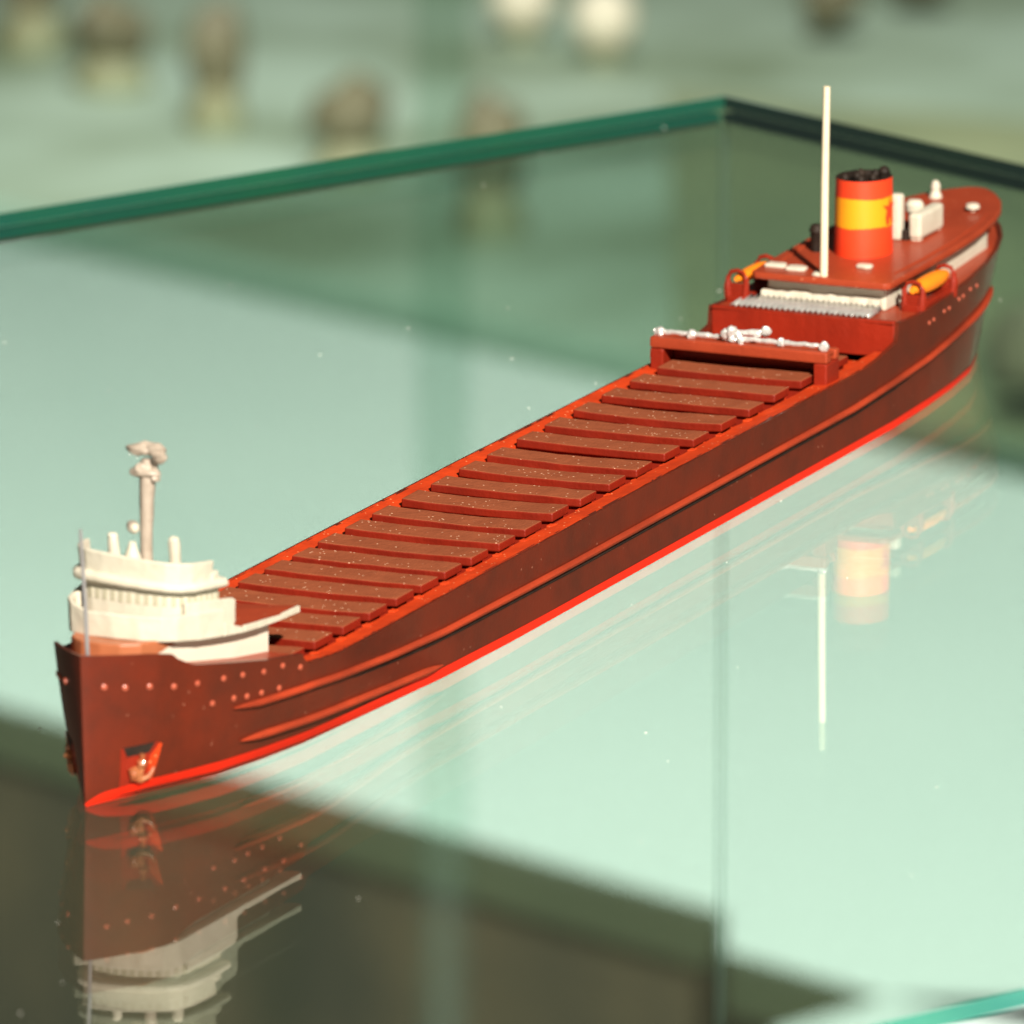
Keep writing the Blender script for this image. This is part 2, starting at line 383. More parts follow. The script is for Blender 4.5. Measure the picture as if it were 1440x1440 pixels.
DECK_Z = [(0,15.0),(7.3,14.4),(9.2,13.75),(10,13.4),(15,12.55),(21,11.55),(27.6,10.75),(28.4,10.5),(28.41,7.5),(36,7.55),(193.6,7.55),(193.61,12.35),(201,12.05),(212,12.25),(225,12.6),(240,13.1),(252,13.5)]
def stations():
    s = set([x for x, _ in DECK_PLAN] + [x for x, _ in WATER_PLAN] + [x for x, _ in TOP_Z])
    s |= set(range(0, 50, 2)) | set(range(50, 192, 6)) | set(range(192, 252, 2)) | {0.6, 2.2, 193.6, 28.4}
    return sorted(s)
ST = stations()
def rake(s, z): return s - .8*(z/16.0)*max(0, 1 - s/20.0)
rows = [0, .03, .08, .15, .25, .38, .52, .68, .84, 1.0]
def hull_mesh():
    V, F = [], []
    n = len(rows); rim = .55
    per = 2*(n+2)
    for s in ST:
        zt = TOPD(s); ring = []
        zd = lerp_table(DECK_Z, s) - .35
        prof = [(hull_b(s, k*zt), k*zt) for k in rows]
        bt = prof[-1][0]; bi = max(0, bt - rim)
        prof += [(bi, zt), (bi, min(zd, zt-.02))]
        si = min(max(s, .5), 251.4)
        for b, z in prof[:n]: ring.append((rake(s, z), -b, z))
        for b, z in prof[n:]: ring.append((rake(si, z), -b, z))
        V += ring + [(x, -y, z) for x, y, z in reversed(ring)]
    for i in range(len(ST)-1):
        a, c = i*per, (i+1)*per
        for k in range(per):
            k2 = (k+1) % per
            if k == n+1: continue
            F.append((a+k, a+k2, c+k2, c+k))
    return V, F
v, f = hull_mesh()
hull = mesh('hull', v, f, 'hull', ship, True, 0, angle=38)
# deck surfaces
def deck_strip(name, s0, s1, mats, parent, inset=.45):
    ss = [s for s in ST if s0 < s < s1]; ss = [s0] + ss + [s1]
    V, F = [], []
    for s in ss:
        b = max(.02, hull_b(s, TOPD(s)) - inset); z = lerp_table(DECK_Z, s)
        V += [(rake(max(s, .5), z), -b, z), (rake(max(s, .5), z), 0, z), (rake(max(s, .5), z), b, z)]
    for i in range(len(ss)-1):
        F += [(3*i, 3*i+1, 3*i+4, 3*i+3), (3*i+1, 3*i+2, 3*i+5, 3*i+4)]
    return mesh(name, V, F, mats, parent, True)
deck_strip('forecastle_deck', 0, 28.4, 'roof', ship)
deck_strip('main_deck', 28.42, 193.6, 'deck', ship)
deck_strip('poop_deck', 193.62, 251.6, 'roof', ship)
prism('forecastle_bulkhead', [(28.1, -11.2), (28.1, 11.2), (28.5, 11.2), (28.5, -11.2)], 8.3, 10.45, 'darkred', ship, .08)
# poop front bulkhead, slightly bowed
pb = [(193.9 - .5*math.cos(math.pi*.5*t/11.7), t) for t in [-11.7+1.3*i for i in range(19)]]
prism('poop_bulkhead', pb + [(194.6, 11.7), (194.6, -11.7)], 8.3, lambda s: 12.62, 'darkred', ship, .12)
# red boot stripe, proud of the hull
def stripe():
    V, F = [], []
    ss = [s for s in ST if s <= 244.5]
    for s in ss:
        h = lerp_table([(0, .35), (1.5, 1.2), (6, 1.8), (16, 1.8), (40, 1.4), (90, 1.0), (200, 1.0), (235, .8), (244.5, .3)], s)
        for sg in (1, -1):
            for z in (.02, h*.5, h):
                b = hull_b(s, z) + .06; V.append((rake(s, z) - (.06 if s < 1 else 0), -sg*b, z))
    for i in range(len(ss)-1):
        a, c = 6*i, 6*i+6
        for k in (0, 1, 3, 4): F.append((a+k, a+k+1, c+k+1, c+k))
    return V, F
v, f = stripe(); mesh('waterline_stripe', v, f, 'boot', hull, True)
# rubbing strakes
def strake(tab, r=.42):
    ss = []; s = tab[0][0]
    while s < tab[-1][0]: ss.append(s); s += 2.0
    ss.append(tab[-1][0])
    for sg in (1, -1):
        path = []; rad = []
        for i, s in enumerate(ss):
            z = lerp_table(tab, s); path.append((s, sg*(hull_b(s, z) + .22), z)); rad.append(r*min(1, .25 + i*.5, .25 + (len(ss)-1-i)*.5))
        tube('rubbing_strake', path, rad, 'strake', hull, 8)
strake([(16.2,7.51),(20.1,7.25),(25.2,7.09),(30.6,6.96),(37,6.5),(49.5,5.72),(62,5.3),(96,5.1),(136,5.15),(180,5.2),(203,6.1),(216.6,7.05),(227.3,7.6),(236,8.2)], .40)
for sg in (1, -1):   # black line painting in the shadow under the upper strake
    tube('strake_shadow', [(s, sg*(hull_b(s, 4.5) + .05), lerp_table([(36, 5.6), (50, 4.85), (62, 4.45), (96, 4.25), (180, 4.35), (203, 5.2)], s)) for s in range(36, 204, 6)], [.05] + [.13]*26 + [.05], 'blackbrown', hull, 6)
strake([(18.3,3.49),(26.4,3.22),(38.5,2.67),(50.3,2.1),(62.3,1.6)], .42)
def hull_stud(s, z, r, d, sg, name='porthole', mat='hull'):
    b = hull_b(s, z); e = .3
    ds = (hull_b(s+e, z) - hull_b(max(0, s-e), z)) / (2*e); dz = (hull_b(s, z+e) - hull_b(s, z-e)) / (2*e)
    nrm = Vector((-ds, -sg*1.0, -dz)).normalized(); nrm.y = -sg*abs(nrm.y)
    p = Vector((rake(s, z), -sg*b, z))
    path = [p - nrm*.15, p + nrm*d*.6, p + nrm*d]
    v, f = tube_pts(path, [r, r, r*.6], 8)
    return mesh(name, v, f, mat, hull)
P1 = [(1.5,12.6),(3.1,12.3),(5.2,12.1),(7.7,11.65),(10.6,11.4),(14.3,11.15),(17.2,10.9),(20.6,10.5),(24,10.4),(27.4,9.5)]
P2 = [(13.1,8.7),(16.2,8.6),(18.3,8.35),(20.7,8.2),(23.9,8.0)]
P3 = [(204.1,10.5),(205.6,10.6),(209.3,10.85),(211.1,10.86),(214.9,11.2),(216.7,11.2),(219.6,11.45),(222.8,11.2)]
M['stud'] = paint('pale_red_stud_paint', (.44, .095, .05), .35, (.36, .07, .04), 500, .5, bump=.1, coat=.3)
for (s, z) in P1 + P2:
    hull_stud(s, z, .34, .22, 1, mat='stud')
for (s, z) in P3: hull_stud(s, z, .26, .18, 1, mat='stud')
for (s, z) in P1[1:6]: hull_stud(s, z, .34, .22, -1, mat='stud')
# anchors in their pockets, one on each bow
def anchor(sg):
    s0, z0 = 5.2, 3.7
    def hp(s, z, d): return (rake(s, z), -sg*(hull_b(s, z) + d), z)
    def patch(name, pts, d, mat):
        V, F = [], []; n = 6
        for dd in (d, -.25):
            for i in range(n+1):
                for j in range(n+1):
                    u, w_ = i/n, j/n
                    q = [(1-u)*(1-w_)*pts[0][k] + u*(1-w_)*pts[1][k] + u*w_*pts[2][k] + (1-u)*w_*pts[3][k] for k in (0, 1)]
                    V.append(hp(q[0], q[1], dd))
        N1 = (n+1)*(n+1)
        for i in range(n):
            for j in range(n):
                k = i*(n+1)+j; F.append((k, k+1, k+n+2, k+n+1))
        edge = [i*(n+1) for i in range(n+1)] + [n*(n+1)+j for j in range(1, n+1)] + [i*(n+1)+n for i in range(n-1, -1, -1)] + [j for j in range(n-1, 0, -1)]
        for k in range(len(edge)):
            a_, b_ = edge[k], edge[(k+1) % len(edge)]; F.append((a_, b_, b_+N1, a_+N1))
        return mesh(name, V, F, mat, hull, True)
    patch('hawse_pocket', [(3.0, 5.7), (6.7, 5.9), (6.0, 1.7), (3.3, 1.5)], .07, 'darkred')
    patch('hawse_opening', [(3.2, 5.75), (6.2, 5.95), (5.7, 4.9), (3.6, 4.75)], .13, 'blackbrown')
    patch('hawse_cheek', [(5.9, 4.4), (6.9, 5.7), (6.5, 1.9), (6.0, 1.7)], .26, 'deck')
    sh = tube_pts([hp(4.9, 4.9, .3), hp(4.9, 3.4, .45), hp(4.95, 2.0, .4)], [.28, .3, .3], 8)
    a1 = tube_pts([hp(4.95, 2.0, .4), hp(4.1, 2.4, .5), hp(3.7, 3.4, .45)], [.34, .3, .12], 8)
    a2 = tube_pts([hp(4.95, 2.0, .4), hp(5.8, 2.3, .5), hp(6.2, 3.3, .45)], [.34, .3, .12], 8)
    hd = blob(hp(4.9, 3.9, .4), (.62, .5, .55), jit=.4, seed=3+sg); h2 = blob(hp(4.4, 2.9, .35), (.6, .45, .6), jit=.4, seed=5+sg)
    v, f = merge([sh, a1, a2, hd, h2]); mesh('anchor', v, f, 'anchor', hull)
anchor(1); anchor(-1)

# hatch covers, each a slightly sagging plate on a narrower coaming
HS = [29.2, 36.5, 43.0, 49.7, 56.4, 63.0, 69.7, 76.6, 83.7, 91.0, 98.5, 106.4, 114.3, 122.2, 130.3, 138.5, 146.7, 154.9, 163.1, 171.2, 180.2]
# flat waterway ledge along each side, flush with the top of the hull
for sg in (1, -1):
    V, F = [], []; ss = [28.9] + [s for s in ST if 29.5 < s < 193] + [193.3]
    for s in ss:
        zt_ = TOPD(s) if s < 186 else 9.15; b = hull_b(s, TOPD(s))
        for t, z in ((b-.28, zt_+.035), (b-1.5, zt_-.10), (b-2.75, zt_-.22), (b-2.8, 7.5)): V.append((s, -sg*t, z + random.uniform(-.03, .03)))
    for i in range(len(ss)-1):
        for k in (0, 1, 2): F.append((4*i+k, 4*i+k+1, 4*i+5+k, 4*i+4+k))
    mesh('waterway_ledge', V, F, 'deck', ship, True, 0, angle=50)
def plate(hw, ln, z0, z1, sag, nseg=8, mats=('hatch', 'hatchside')):
    V, F, mi = [], [], []
    for i in range(nseg+1):
        y = -hw + 2*hw*i/nseg; dz = -sag*(1 - (y/hw)**2)
        V += [(0, y, z0+dz), (0, y, z1+dz), (ln, y, z1+dz), (ln, y, z0+dz)]
    for i in range(nseg):
        for k in range(4):
            F.append((4*i+k, 4*i+(k+1) % 4, 4*i+4+(k+1) % 4, 4*i+4+k)); mi.append(0 if k == 1 else 1)
    F += [(0, 1, 2, 3), (4*nseg, 4*nseg+3, 4*nseg+2, 4*nseg+1)]; mi += [1, 1]
    return V, F, mi
cover_me = coam_me = None
for i, s in enumerate(HS):
    hw = min(9.25, hull_b(s, 9) - 2.2); ln = 4.5 if i < len(HS)-1 else 5.6
    V, F, mi = plate(hw + random.uniform(-.12, .12), ln + random.uniform(-.15, .15), 9.0, 9.98, .16 + random.uniform(-.12, .1))
    V = [(x + random.uniform(-.06, .06), y, z + random.uniform(-.04, .04)) for x, y, z in V]
    o = mesh('hatch_cover', V, F, ['hatch', 'hatchside'], ship, True, .17, mi)
    o.location = ((s + random.uniform(-.12, .12))*MM, 0, random.uniform(-.06, .06)*MM); o.rotation_euler = (0, 0, random.uniform(-.006, .006))
    v, f = box_pts(.55, ln-.5, -hw+.5, hw-.5, 7.5, 8.98)
    c = mesh('hatch_coaming', v, f, 'hatchside', o, False, .05)
# little deck clips at the starboard and port ends of the gaps
for i, s in enumerate(HS[:-3]):
    for sg in (1, -1):
        v, f = box_pts(s-1.9, s-.7, sg*(hull_b(s, 9)-2.95), sg*(hull_b(s, 9)-2.2), 8.6, 9.12)
        mesh('deck_clip', v, f, 'deck', ship, False, .1)

# hatch crane (portal) with its silver pipe
G0, G1 = 173.9, 177.9
gan = empty('hatch_crane', (0, 0, 0), 0, ship)
for sg in (1, -1):
    prism('crane_leg', [(G0, sg*9.5), (G0, sg*11.2), (G1, sg*11.2), (G1, sg*9.5)], 8.35, 11.5, 'darkred', gan, .2)
prism('crane_beam', [(G0-.02, -11.22), (G0-.02, 11.22), (G0+1.5, 11.22), (G0+1.5, -11.22)], 11.52, 12.9, 'roof', gan, .22)
prism('crane_beam', [(G1-1.2, -11.22), (G1-1.2, 11.22), (G1, 11.22), (G1, -11.22)], 11.52, 12.75, 'roof', gan, .22)
prism('crane_back_plate', [(G1-.9, -9.5), (G1-.9, 9.5), (G1-.5, 9.5), (G1-.5, -9.5)], 8.3, 11.6, 'darkred', gan, .05)
prism('crane_top_plate', [(G0+1.4, -11.0), (G0+1.4, 11.0), (G1-1.1, 11.0), (G1-1.1, -11.0)], 12.3, 12.6, 'roof', gan, .08)
pz = 13.35
tube('crane_pipe', [(175.2, -10.9+21.8*i/30, pz + .05*math.sin(i*2.3)) for i in range(31)], [.30 + .04*math.sin(i*1.7) for i in range(31)], 'silver', gan, 8)
for t, r in ((-10.4, .55), (-6.4, .6), (4.9, .5), (10.3, .6), (-11.0, .35)):
    v, f = merge([blob((175.2, -t, pz-.05), (.55*r/.55, r, r*1.1), jit=.3, seed=t), lathe((175.2, -t, 12.7), [(r*.6, 0), (r*.5, .6)], 8)])
    mesh('pipe_bracket', v, f, 'silver', gan)
pts = [blob((174.9, 1.25, 14.15), (.9, .75, .65), jit=.3, seed=2), blob((174.6, 2.0, 13.9), (.45, .5, .6), jit=.3, seed=3),
       tube_pts([(174.8, .5, 13.9), (174.5, -.2, 13.0), (174.4, -.3, 12.7)], [.45, .4, .45], 8),
       tube_pts([(175.3, .8, 14.0), (175.6, -1.2, 14.15), (175.8, -2.3, 14.3)], [.3, .33, .3], 8),
       blob((175.9, -2.7, 14.35), (.7, .6, .62), jit=.25, seed=5), blob((175.7, -1.7, 13.95), (.45, .5, .4), jit=.3, seed=8), blob((174.9, 1.0, 13.3), (.6, .7, .5), jit=.3, seed=9)]
v, f = merge(pts); mesh('crane_winch', v, f, 'silver', gan)

# ------------------------------------------------------------------ aft superstructure
aft = ship
zs = lambda s: lerp_table([(195, 12.3), (215, 12.4), (250, 13.3)], s)         # foot of the house on the poop deck
zr = lambda s: 15.05 + max(0, s-199)*.0225                                    # underside of the roof
house_plan = [(201.5, -7.6), (201.2, -4), (201.1, 0), (201.2, 4), (201.5, 7.6), (216, 7.7), (228, 7.4), (236.2, 7.1), (239.5, 5.5), (241, 2), (241, -2), (239.5, -5.5), (236.2, -7.1), (228, -7.4), (216, -7.7)]
prism('house_wall', house_plan, lambda s: zs(s)-.25, zr, 'white', aft, .15)
wl = [(201.3, -8.0 + i*.8 ) for i in range(20)]
V, F = [], []
for i, (s, t) in enumerate(wl):     # uneven white paint ledge along the foot of the front wall
    j = random.uniform(-.12, .12); h = 13.55 + random.uniform(-.16, .16)
    V += [(200.1+j, -t, 12.2), (200.4+j, -t, h), (201.6, -t, h+.1), (201.6, -t, 12.2)]
for i in range(len(wl)-1):
    for k in range(4): F.append((4*i+k, 4*i+(k+1) % 4, 4*i+4+(k+1) % 4, 4*i+4+k))
F += [(0, 1, 2, 3), (4*len(wl)-4, 4*len(wl)-1, 4*len(wl)-2, 4*len(wl)-3)]
mesh('wall_ledge', V, F, 'white', aft, True, .1)
RS = [(198.9, 0), (198.95, 4), (199.1, 8.3), (199.7, 8.95), (206, 9.15), (216, 9.2), (224, 9.1), (230, 8.8), (236, 8.1), (241, 7.0), (245.5, 5.3), (249, 3.2), (251, 1.4), (251.5, 0)]
roof_plan = RS[1:] + [(s, -t) for s, t in reversed(RS[1:-1])]
rf = prism('roof', roof_plan, zr, lambda s: zr(s)+.85, 'roof', aft, .22)
ZT = lambda s: zr(s) + .85
# low ridges running along the roof edge
for sg in (1, -1):
    tube('roof_ridge', [(s, sg*t, ZT(s)+.02) for s, t in ((204.5, 7.5), (212, 7.9), (222, 7.9), (232, 7.3), (238, 6.3))], [.12, .22, .24, .22, .1], 'roof', rf, 8)
# corrugated silver awning before the house
V, F = [], []; N = 50
for i in range(N+1):
    t = -10.1 + 17.7*i/N; z = 12.5 + .20*(1 if i % 2 else -1)*random.uniform(.75, 1.1)
    for s, dz in ((195.9, -.12), (198.4, .05), (200.1, .22)):
        V.append((s + random.uniform(-.08, .08), -t, z+dz))
for i in range(N):
    for k in (0, 1): F.append((3*i+k, 3*i+k+1, 3*i+4+k, 3*i+3+k))
M['awning'] = paint('dull_silver_sheet', (.60, .60, .58), .3, (.44, .44, .43), 500, .6, bump=.5, metal=.6)
aw = mesh('corrugated_awning', V, F, 'awning', aft, True, 0, angle=25)
so = aw.modifiers.new('solid', 'SOLIDIFY'); so.thickness = .00018
prism('awning_base', [(196.3, -9.8), (196.3, 7.3), (200.1, 7.3), (200.1, -9.8)], 12.0, 12.2, 'silver', aft, .05)
# tall cream mast
tube('aft_mast', [(200.3, .1, 15.7), (200.3, .15, 27), (200.45, .25, 38.9)], [.48, .46, .42], 'pole', aft, 12)
v, f = merge([lathe((200.6, .75, 15.75), [(.75, 0), (.8, .25), (.5, .5)], 8)]); mesh('mast_foot', v, f, 'white', aft)
# flat white roof hatches
for (s, t, a, b) in ((202.8, -7.0, .85, 1.25), (202.1, -4.1, .95, 1.2), (206.1, 3.1, .75, 1.0)):
    pl = [(s+dx+random.uniform(-.12, .12), t+dy+random.uniform(-.12, .12)) for dx, dy in ((-a, -b*.9), (-a*1.05, b*.5), (-a*.7, b), (a*.6, b*.95), (a, b*.4), (a*.9, -b))]
    prism('roof_hatch', pl, ZT(s)-.05, ZT(s)+.42, 'white', aft, .16)
# funnel
FC = (213.9, -.25); FA, FB = 4.1, 3.45; FZ0, FZ1, FZ2, FZ3 = ZT(214)-.1, 19.75, 23.3, 25.5
def fpt(an, z, d=0):
    k = 1 - .004*(z-16)
    return (FC[0] + (FA*k+d)*math.cos(an), -(FC[1] + (FB*k+d)*math.sin(an)), z)
fun = empty('funnel', (0, 0, 0), 0, aft)
def fband(name, za, zb, mat, d=0, wob=.0):
    n = 48; V, F = [], []
    for z, top in ((za, 0), (zb, 1)):
        for k in range(n):
            an = 2*math.pi*k/n; zz = z + wob*math.sin(an*3 + z)*.6 + wob*random.uniform(-.3, .3)
            V.append(fpt(an, zz, d))
    for k in range(n): F.append((k, (k+1) % n, n+(k+1) % n, n+k))
    return mesh(name, V, F, mat, fun, True)
fband('funnel_shell', FZ0, FZ3, 'funnelred')
fband('yellow_band', FZ1, FZ2, 'yellow', .04, .10)
n = 48; V, F = [], []
for z, d in ((FZ3, 0), (FZ3, -.55), (FZ3-.5, -.6)):
    for k in range(n): V.append(fpt(2*math.pi*k/n, z, d))
for j in (0, 1):
    for k in range(n): F.append((j*n+k, j*n+(k+1) % n, (j+1)*n+(k+1) % n, (j+1)*n+k))
F.append(tuple(range(2*n, 3*n)))
mesh('funnel_rim', V, F, 'blackbrown', fun, True)
for i, (ds, dt, r, h) in enumerate(((-2.2, -1.6, .55, .75), (-2.0, .4, .55, .6), (-.8, -.6, .6, .8), (-.4, 1.3, .5, .6), (.9, -.8, .6, .8), (1.4, .9, .55, .8), (1.7, 1.9, .75, 1.2))):
    v, f = merge([lathe((FC[0]+ds, -(FC[1]+dt), FZ3-.6), [(r*.8, 0), (r*.8, h*.6), (r, h*.8), (r*.8, h+.2), (r*.3, h+.45)], 10)])
    mesh('exhaust_pipe', v, f, 'blackbrown', fun)
# red figure emblem on the starboard side of the yellow band
def emblem():
    out = [(0, 1.35), (.22, .62), (.95, .75), (.45, .15), (.62, -.55), (.52, -1.35), (.18, -1.35), (.05, -.65), (-.15, -.65), (-.3, -1.35), (-.62, -1.3), (-.45, -.5), (-.45, .1), (-1.0, .45), (-.85, .8), (-.25, .62)]
    V, F = [], []; a0 = R(93)
    for d in (.05, .10):
        for x, z in out: V.append(fpt(a0 + x*.40, (FZ1+FZ2)/2 + z*1.18, d))
        V.append(fpt(a0, (FZ1+FZ2)/2, d))
    n = len(out)
    for k in range(n):
        F.append((k, (k+1) % n, n)); F.append((n+1+k, n+1+(k+1) % n, 2*n+1)); F.append((k, (k+1) % n, n+1+(k+1) % n, n+1+k))
    return V, F
v, f = emblem(); mesh('funnel_emblem', v, f, 'funnelred', fun)
# white ventilators behind the funnel
prism('ventilator_slab', [(220.6, .3), (220.6, 1.8), (222.2, 1.8), (222.2, .3)], ZT(222)-.05, 22.0, 'white', aft, .35)
vb = prism('ventilator_box', [(221.0, 2.7), (221.0, 4.3), (228.8, 4.3), (228.8, 2.7)], ZT(222)+.2, lambda s: 19.75, 'white', aft, .4)
for s in (221.8, 228.0):
    v, f = box_pts(s-.5, s+.5, 2.95, 4.1, ZT(s)-.05, ZT(s)+.4); mesh('ventilator_foot', v, f, 'white', vb, False, .08)
v, f = lathe((225.6, -1.7, ZT(226)-.05), [(.75, 0), (.75, 2.4), (1.1, 2.7), (1.15, 3.5), (.8, 4.0), (.3, 4.1)], 14); mesh('mushroom_vent', v, f, 'white', aft)
v, f = merge([lathe((221.4, -2.25, ZT(226)-.05), [(.5, 0), (.5, 1.2)], 8)]); mesh('vent_pipe', v, f, 'blackbrown', aft)
v, f = lathe((244.0, 2.8, ZT(244)-.05), [(.85, 0), (.8, .3), (.5, .9), (.62, 1.4), (.45, 2.0), (.15, 2.2)], 12); mesh('mushroom_vent', v, f, 'white', aft)
v, f = lathe((238.6, -4.2, ZT(238)-.05), [(.35, 0), (.4, .35), (.9, .5), (.8, .95), (.3, 1.1)], 14); mesh('mushroom_vent', v, f, 'white', aft)
v, f = merge([lathe((212.0, 5.6, ZT(209)-.05), [(.7, 0), (.75, 2.3), (.9, 2.6), (.7, 3.3), (.2, 3.5)], 10)]); mesh('ventilator_cowl', v, f, 'blackbrown', aft)
# lifeboats in their davits, one each side
def lifeboat(sg):
    t0 = 10.55; s0, s1 = (202.6, 213.6) if sg > 0 else (198.8, 208.6); zc = 14.6 if sg > 0 else 14.9; bw = 1.0 if sg > 0 else .75
    lb = empty('lifeboat', (0, 0, 0), 0, aft); V, F = [], []; n = 14; m = 10
    for i in range(n+1):
        u = i/n; k = max(.35, math.sin(math.pi*min(.985, max(.015, u)))**.35); s = s0 + (s1-s0)*u
        for j in range(m):
            a = 2*math.pi*j/m
            V.append((s, -sg*(t0 + 1.15*bw*k*math.cos(a)), zc + (.95 if math.sin(a) > 0 else 1.25)*bw*k*math.sin(a)))
    for i in range(n):
        for j in range(m): F.append((i*m+j, i*m+(j+1) % m, (i+1)*m+(j+1) % m, (i+1)*m+j))
    F += [tuple(range(m)), tuple(range(n*m, n*m+m))]
    mi = [0 if math.sin(2*math.pi*(j+.5)/m) > -.35 else 1 for i in range(n) for j in range(m)] + [0, 0]
    mesh('boat_hull', V, F, ['orange', 'darkred'], lb, True, 0, mi, angle=60)
    for s in (s0+.3, s1-.5):
        p = [(s, sg*(t0+.95), 12.0), (s, sg*(t0+1.2), zc-.9), (s, sg*(t0+1.18), zc+.1), (s, sg*(t0+.8), zc+.78), (s, sg*(t0), zc+1.0), (s, sg*(t0-.8), zc+.75), (s, sg*(t0-1.15), zc), (s, sg*(t0-1.0), 12.1)]
        tube('davit', p, [.6, .5, .3, .26, .26, .28, .35, .5], 'darkred', lb, 8)
        v, f = box_pts(s-.28, s+.28, sg*(t0-.95), sg*(t0+1.0), 12.2, zc-.55); mesh('davit_web', v, f, 'darkred', lb, False, .1)
    v, f = box_pts(s0-.6, s1+.2, sg*(t0-1.2), sg*(t0+1.1), 12.0, 12.9); mesh('boat_cradle', v, f, 'darkred', lb, False, .2)
lifeboat(1); lifeboat(-1)

# ------------------------------------------------------------------ bow superstructure
bow = ship
TL = .10
def zt(z, s0=9.0): return lambda s: z - TL*(s - s0)
ZB = lambda s: lerp_table([(6, 16.3), (8, 16.1), (11.5, 15.5), (15, 15.06), (21, 14.46), (26.4, 14.2), (33, 14.05)], s)
# lower house on the forecastle deck: brown front, white brushed sides
h0 = sym([(3.6, 0), (3.9, 2.2), (5.2, 4.0), (7.4, 4.7), (11, 5.3), (16, 6.2), (21, 7.0), (28.0, 7.7)])
prism('lower_house', h0, lambda s: lerp_table(DECK_Z, s)-.3, lambda s: ZB(s)+.1, 'ragged', bow, .15)
# bridge deck plate with wings
d1 = sym([(6.6, 0), (6.9, 3), (7.6, 5.0), (9.2, 6.0), (13, 7.0), (18, 7.9), (24, 8.7), (30.5, 9.2), (32.6, 9.1), (32.9, 8.6), (31.8, 6.0), (31.2, 3.0)])
bd = prism('bridge_deck', d1, lambda s: ZB(s)+.02, lambda s: ZB(s)+.55, ['white', 'roof'], bow, .1, 0, 1)
l1 = sym([(6.55, 0), (6.85, 3.05), (7.55, 5.05), (9.1, 6.1), (12.9, 7.1), (16.8, 7.85)])
wall('bridge_bulwark', l1, lambda s: ZB(s)-.05, zt(18.6), .55, 'white', bow, .14, .15)
for sg in (1, -1):   # stepped broken ends of the bulwark
    wall('bulwark_step', [(s, sg*t) for s, t in ((16.9, 7.86), (18.6, 8.15), (20.6, 8.4))][::sg], lambda s: ZB(s)-.03, lambda s: 16.5-.42*(s-16.9)+.12*math.sin(s*4), .5, 'white', bow, .1)
    wall('wing_edge', [(s, sg*t) for s, t in ((20.7, 8.42), (24, 8.8), (28, 9.1), (32.3, 9.3))][::sg], lambda s: ZB(s)-.02, lambda s: ZB(s)+.62+.07*math.sin(s*2.2), .4, 'white', bow, .08)
# wheelhouse wall and windows
h2 = sym([(9.6, 0), (9.75, 2), (10.1, 4), (10.7, 5.2), (12.0, 6.0), (14.5, 6.7), (17.3, 7.1)])
wh = prism('wheelhouse', h2, zt(16.2), zt(21.8), 'white', bow, .12)
front = [(9.6, 0), (9.75, 2), (10.1, 4), (10.7, 5.2), (12.0, 6.0), (14.5, 6.7), (17.3, 7.1)]
def along(line, step):
    out = []; acc = 0; nxt = step*.5
    for (a, b), (c, d) in zip(line, line[1:]):
        L = math.hypot(c-a, d-b)
        while nxt <= acc + L:
            u = (nxt-acc)/L; out.append((a+(c-a)*u, b+(d-b)*u, math.atan2(d-b, c-a))); nxt += step
        acc += L
    return out
for s, t, an in along(sym(front), .95):
    dx, dy = math.cos(an), math.sin(an); nx, ny = -dy, dx
    if nx > 0: nx, ny = -nx, -ny
    V = []
    for d in (-.1, .05):
        for a, z in ((-.27, 19.5), (.25, 19.55), (.28, 20.75), (-.25, 20.75)):
            ss = s + dx*a + nx*d; V.append((ss, -(t + dy*a + ny*d), zt(z)(ss)))
    mesh('wheelhouse_window', V, [(0, 1, 2, 3), (4, 5, 6, 7), (0, 1, 5, 4), (1, 2, 6, 5), (2, 3, 7, 6), (3, 0, 4, 7)], 'window', wh, False)
# bridge wing wall, starboard and port, mid level
for sg in (1, -1):
    wall('wing_wall', [(s, sg*t) for s, t in ((11.0, 6.35), (13, 7.0), (16, 7.5), (19.2, 7.9))][::sg], zt(16.1), lambda s: zt(19.75)(s) - .05*max(0, s-13), .6, 'white', bow, .12)
    v, f = box_pts(18.5, 19.9, sg*6.9, sg*7.75, 15.6, 18.15); mesh('wing_post', v, f, 'white', bow, False, .15)
# rounded visor ledge above the windows
vis = sym([(8.9, 0), (9.05, 2.5), (9.5, 4.8), (10.3, 6.1), (12.0, 6.95), (14.5, 7.5), (17.6, 7.9)])
V, F = [], []; n = len(vis); prof = [(-.9, 21.2), (-.15, 21.25), (.12, 21.6), (.1, 22.05), (-.2, 22.35), (-.9, 22.45)]
for i, (s, t) in enumerate(vis):
    a, b = vis[max(0, i-1)], vis[min(n-1, i+1)]; dx, dy = b[0]-a[0], b[1]-a[1]; L = math.hypot(dx, dy); nx, ny = -dy/L, dx/L
    for d, z in prof: V.append((s+nx*d, -(t+ny*d), zt(z)(s)))
m = len(prof)
for i in range(n-1):
    for k in range(m): F.append((i*m+k, i*m+(k+1) % m, (i+1)*m+(k+1) % m, (i+1)*m+k))
F += [tuple(range(m)), tuple(range((n-1)*m, n*m))]
mesh('visor', V, F, 'white', wh, True, 0, angle=60)
l3 = sym([(9.5, 0), (9.65, 2.4), (10.05, 4.5), (10.8, 5.6), (12.3, 6.4), (14.3, 6.9), (15.6, 7.1)])
prism('wheelhouse_roof', l3, zt(22.3), zt(23.2), 'white', wh, .1)
wall('roof_bulwark', l3, zt(22.2), zt(24.75), .5, 'white', wh, .15, .25)
for sg in (1, -1):
    v, f = box_pts(15.4, 16.9, sg*6.4, sg*7.3, 21.2, 22.6); mesh('bulwark_step', v, f, 'white', bow, False, .2)
